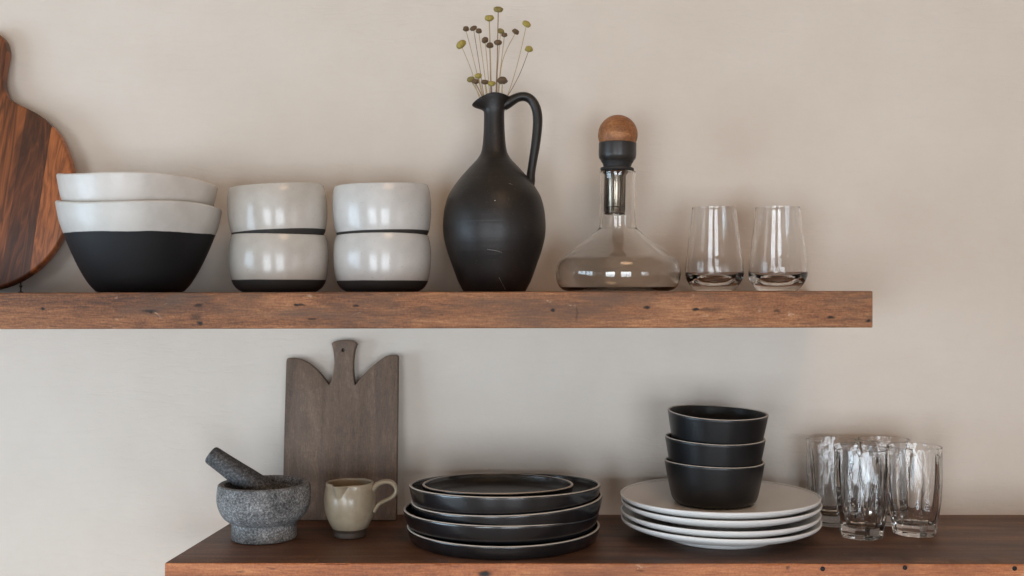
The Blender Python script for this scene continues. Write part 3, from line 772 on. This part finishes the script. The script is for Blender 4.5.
# ------------------------------------------------------------------ faceted glasses
def facet_glass(px, Y, rot, lab, sc=1.0, rs=0.945):
    n = 8
    def poly(a, n=n):
        w = 2 * PI / n; d = (a % w) - w / 2
        return math.cos(w / 2) / math.cos(d)
    H = 0.124 * sc
    oc = [(0.0285, 0), (0.0308, 0.002), (0.0318, 0.010), (0.0345, 0.025), (0.0380, 0.045), (0.0395, 0.065), (0.0402, 0.085), (0.0400, 0.105), (0.0396, 0.1235)]
    outer = crv([(r * rs, z * sc) for r, z in oc], 7)
    prof = [(0, 0.0015), (0.020, 0.001), (0.026, 0)] + outer
    rr, rz = outer[-1]; prof += [(rr - 0.0003, rz + 0.0006), (rr - 0.0019, rz + 0.0006)]
    ic = [(0.0372, 0.1235), (0.0378, 0.105), (0.0374, 0.085), (0.0360, 0.065), (0.0330, 0.045), (0.0292, 0.030), (0.0262, 0.022), (0.0215, 0.0165), (0.012, 0.0150)]
    inner = crv([(r * rs, z * sc) for r, z in ic], 6)
    no = len(prof)
    prof += inner + [(0, 0.0148 * sc)]
    idx = {}
    def f(r, a, z):
        k = min(1, max(0, (H * 0.93 - z) / (H * 0.55))); k = k * k * (3 - 2 * k)
        top = min(1, max(0, (H * 0.99 - z) / (H * 0.08)))
        isin = f.inner
        ck = top * (1 - k) * 0.55 + k
        if not isin:
            q = r * ((1 - ck) + ck * (poly(a) * 1.03)) * (1 - 0.010 * (1 - abs(math.sin(a * 8))) * ck)
        else:
            q = r * (1 - 0.022 * top * abs(math.cos(a * 8)) * min(1, z / 0.03)) * (1 + 0.02 * top * noise.noise(Vector((math.cos(a) * 4, math.sin(a) * 4, z * 22 + rot))))
        return (q * math.cos(a), q * math.sin(a), z)
    f.inner = False
    bm = bmesh.new(); rings = []; segs = 144
    for i, (r, z) in enumerate(prof):
        f.inner = i >= no - 1
        rings.append([bm.verts.new((0, 0, z))] if r < 1e-6 else [bm.verts.new(f(r, 2 * PI * k / segs, z)) for k in range(segs)])
    for A, B in zip(rings, rings[1:]):
        for k in range(segs):
            k2 = (k + 1) % segs
            if len(A) == 1: bm.faces.new((A[0], B[k2], B[k]))
            elif len(B) == 1: bm.faces.new((A[k], A[k2], B[0]))
            else: bm.faces.new((A[k], A[k2], B[k2], B[k]))
    o = link_bm('drinking_glass', bm, GL, loc=(at(px, 290, Y).x, Y, Z0 + EPS), rot=(0, 0, math.radians(rot)), angle=18)
    return tag(o, lab, 'glass', 'faceted glasses')
facet_glass(860.8, -0.149, 12, 'front left faceted glass of the four, nearest the white plates in the front pair')
facet_glass(914.0, -0.131, 38, 'front right faceted glass, farthest right on the lower shelf')
facet_glass(832.0, -0.066, 20, 'back left faceted glass, partly behind the white plates')
facet_glass(883.5, -0.058, 5, 'back right faceted glass, mostly hidden behind the front pair')

# ------------------------------------------------------------------ colour management
vs = scene.view_settings
vs.view_transform = 'Standard'; vs.look = 'None'; vs.gamma = 1; vs.exposure = 0.0
vs.use_curve_mapping = False
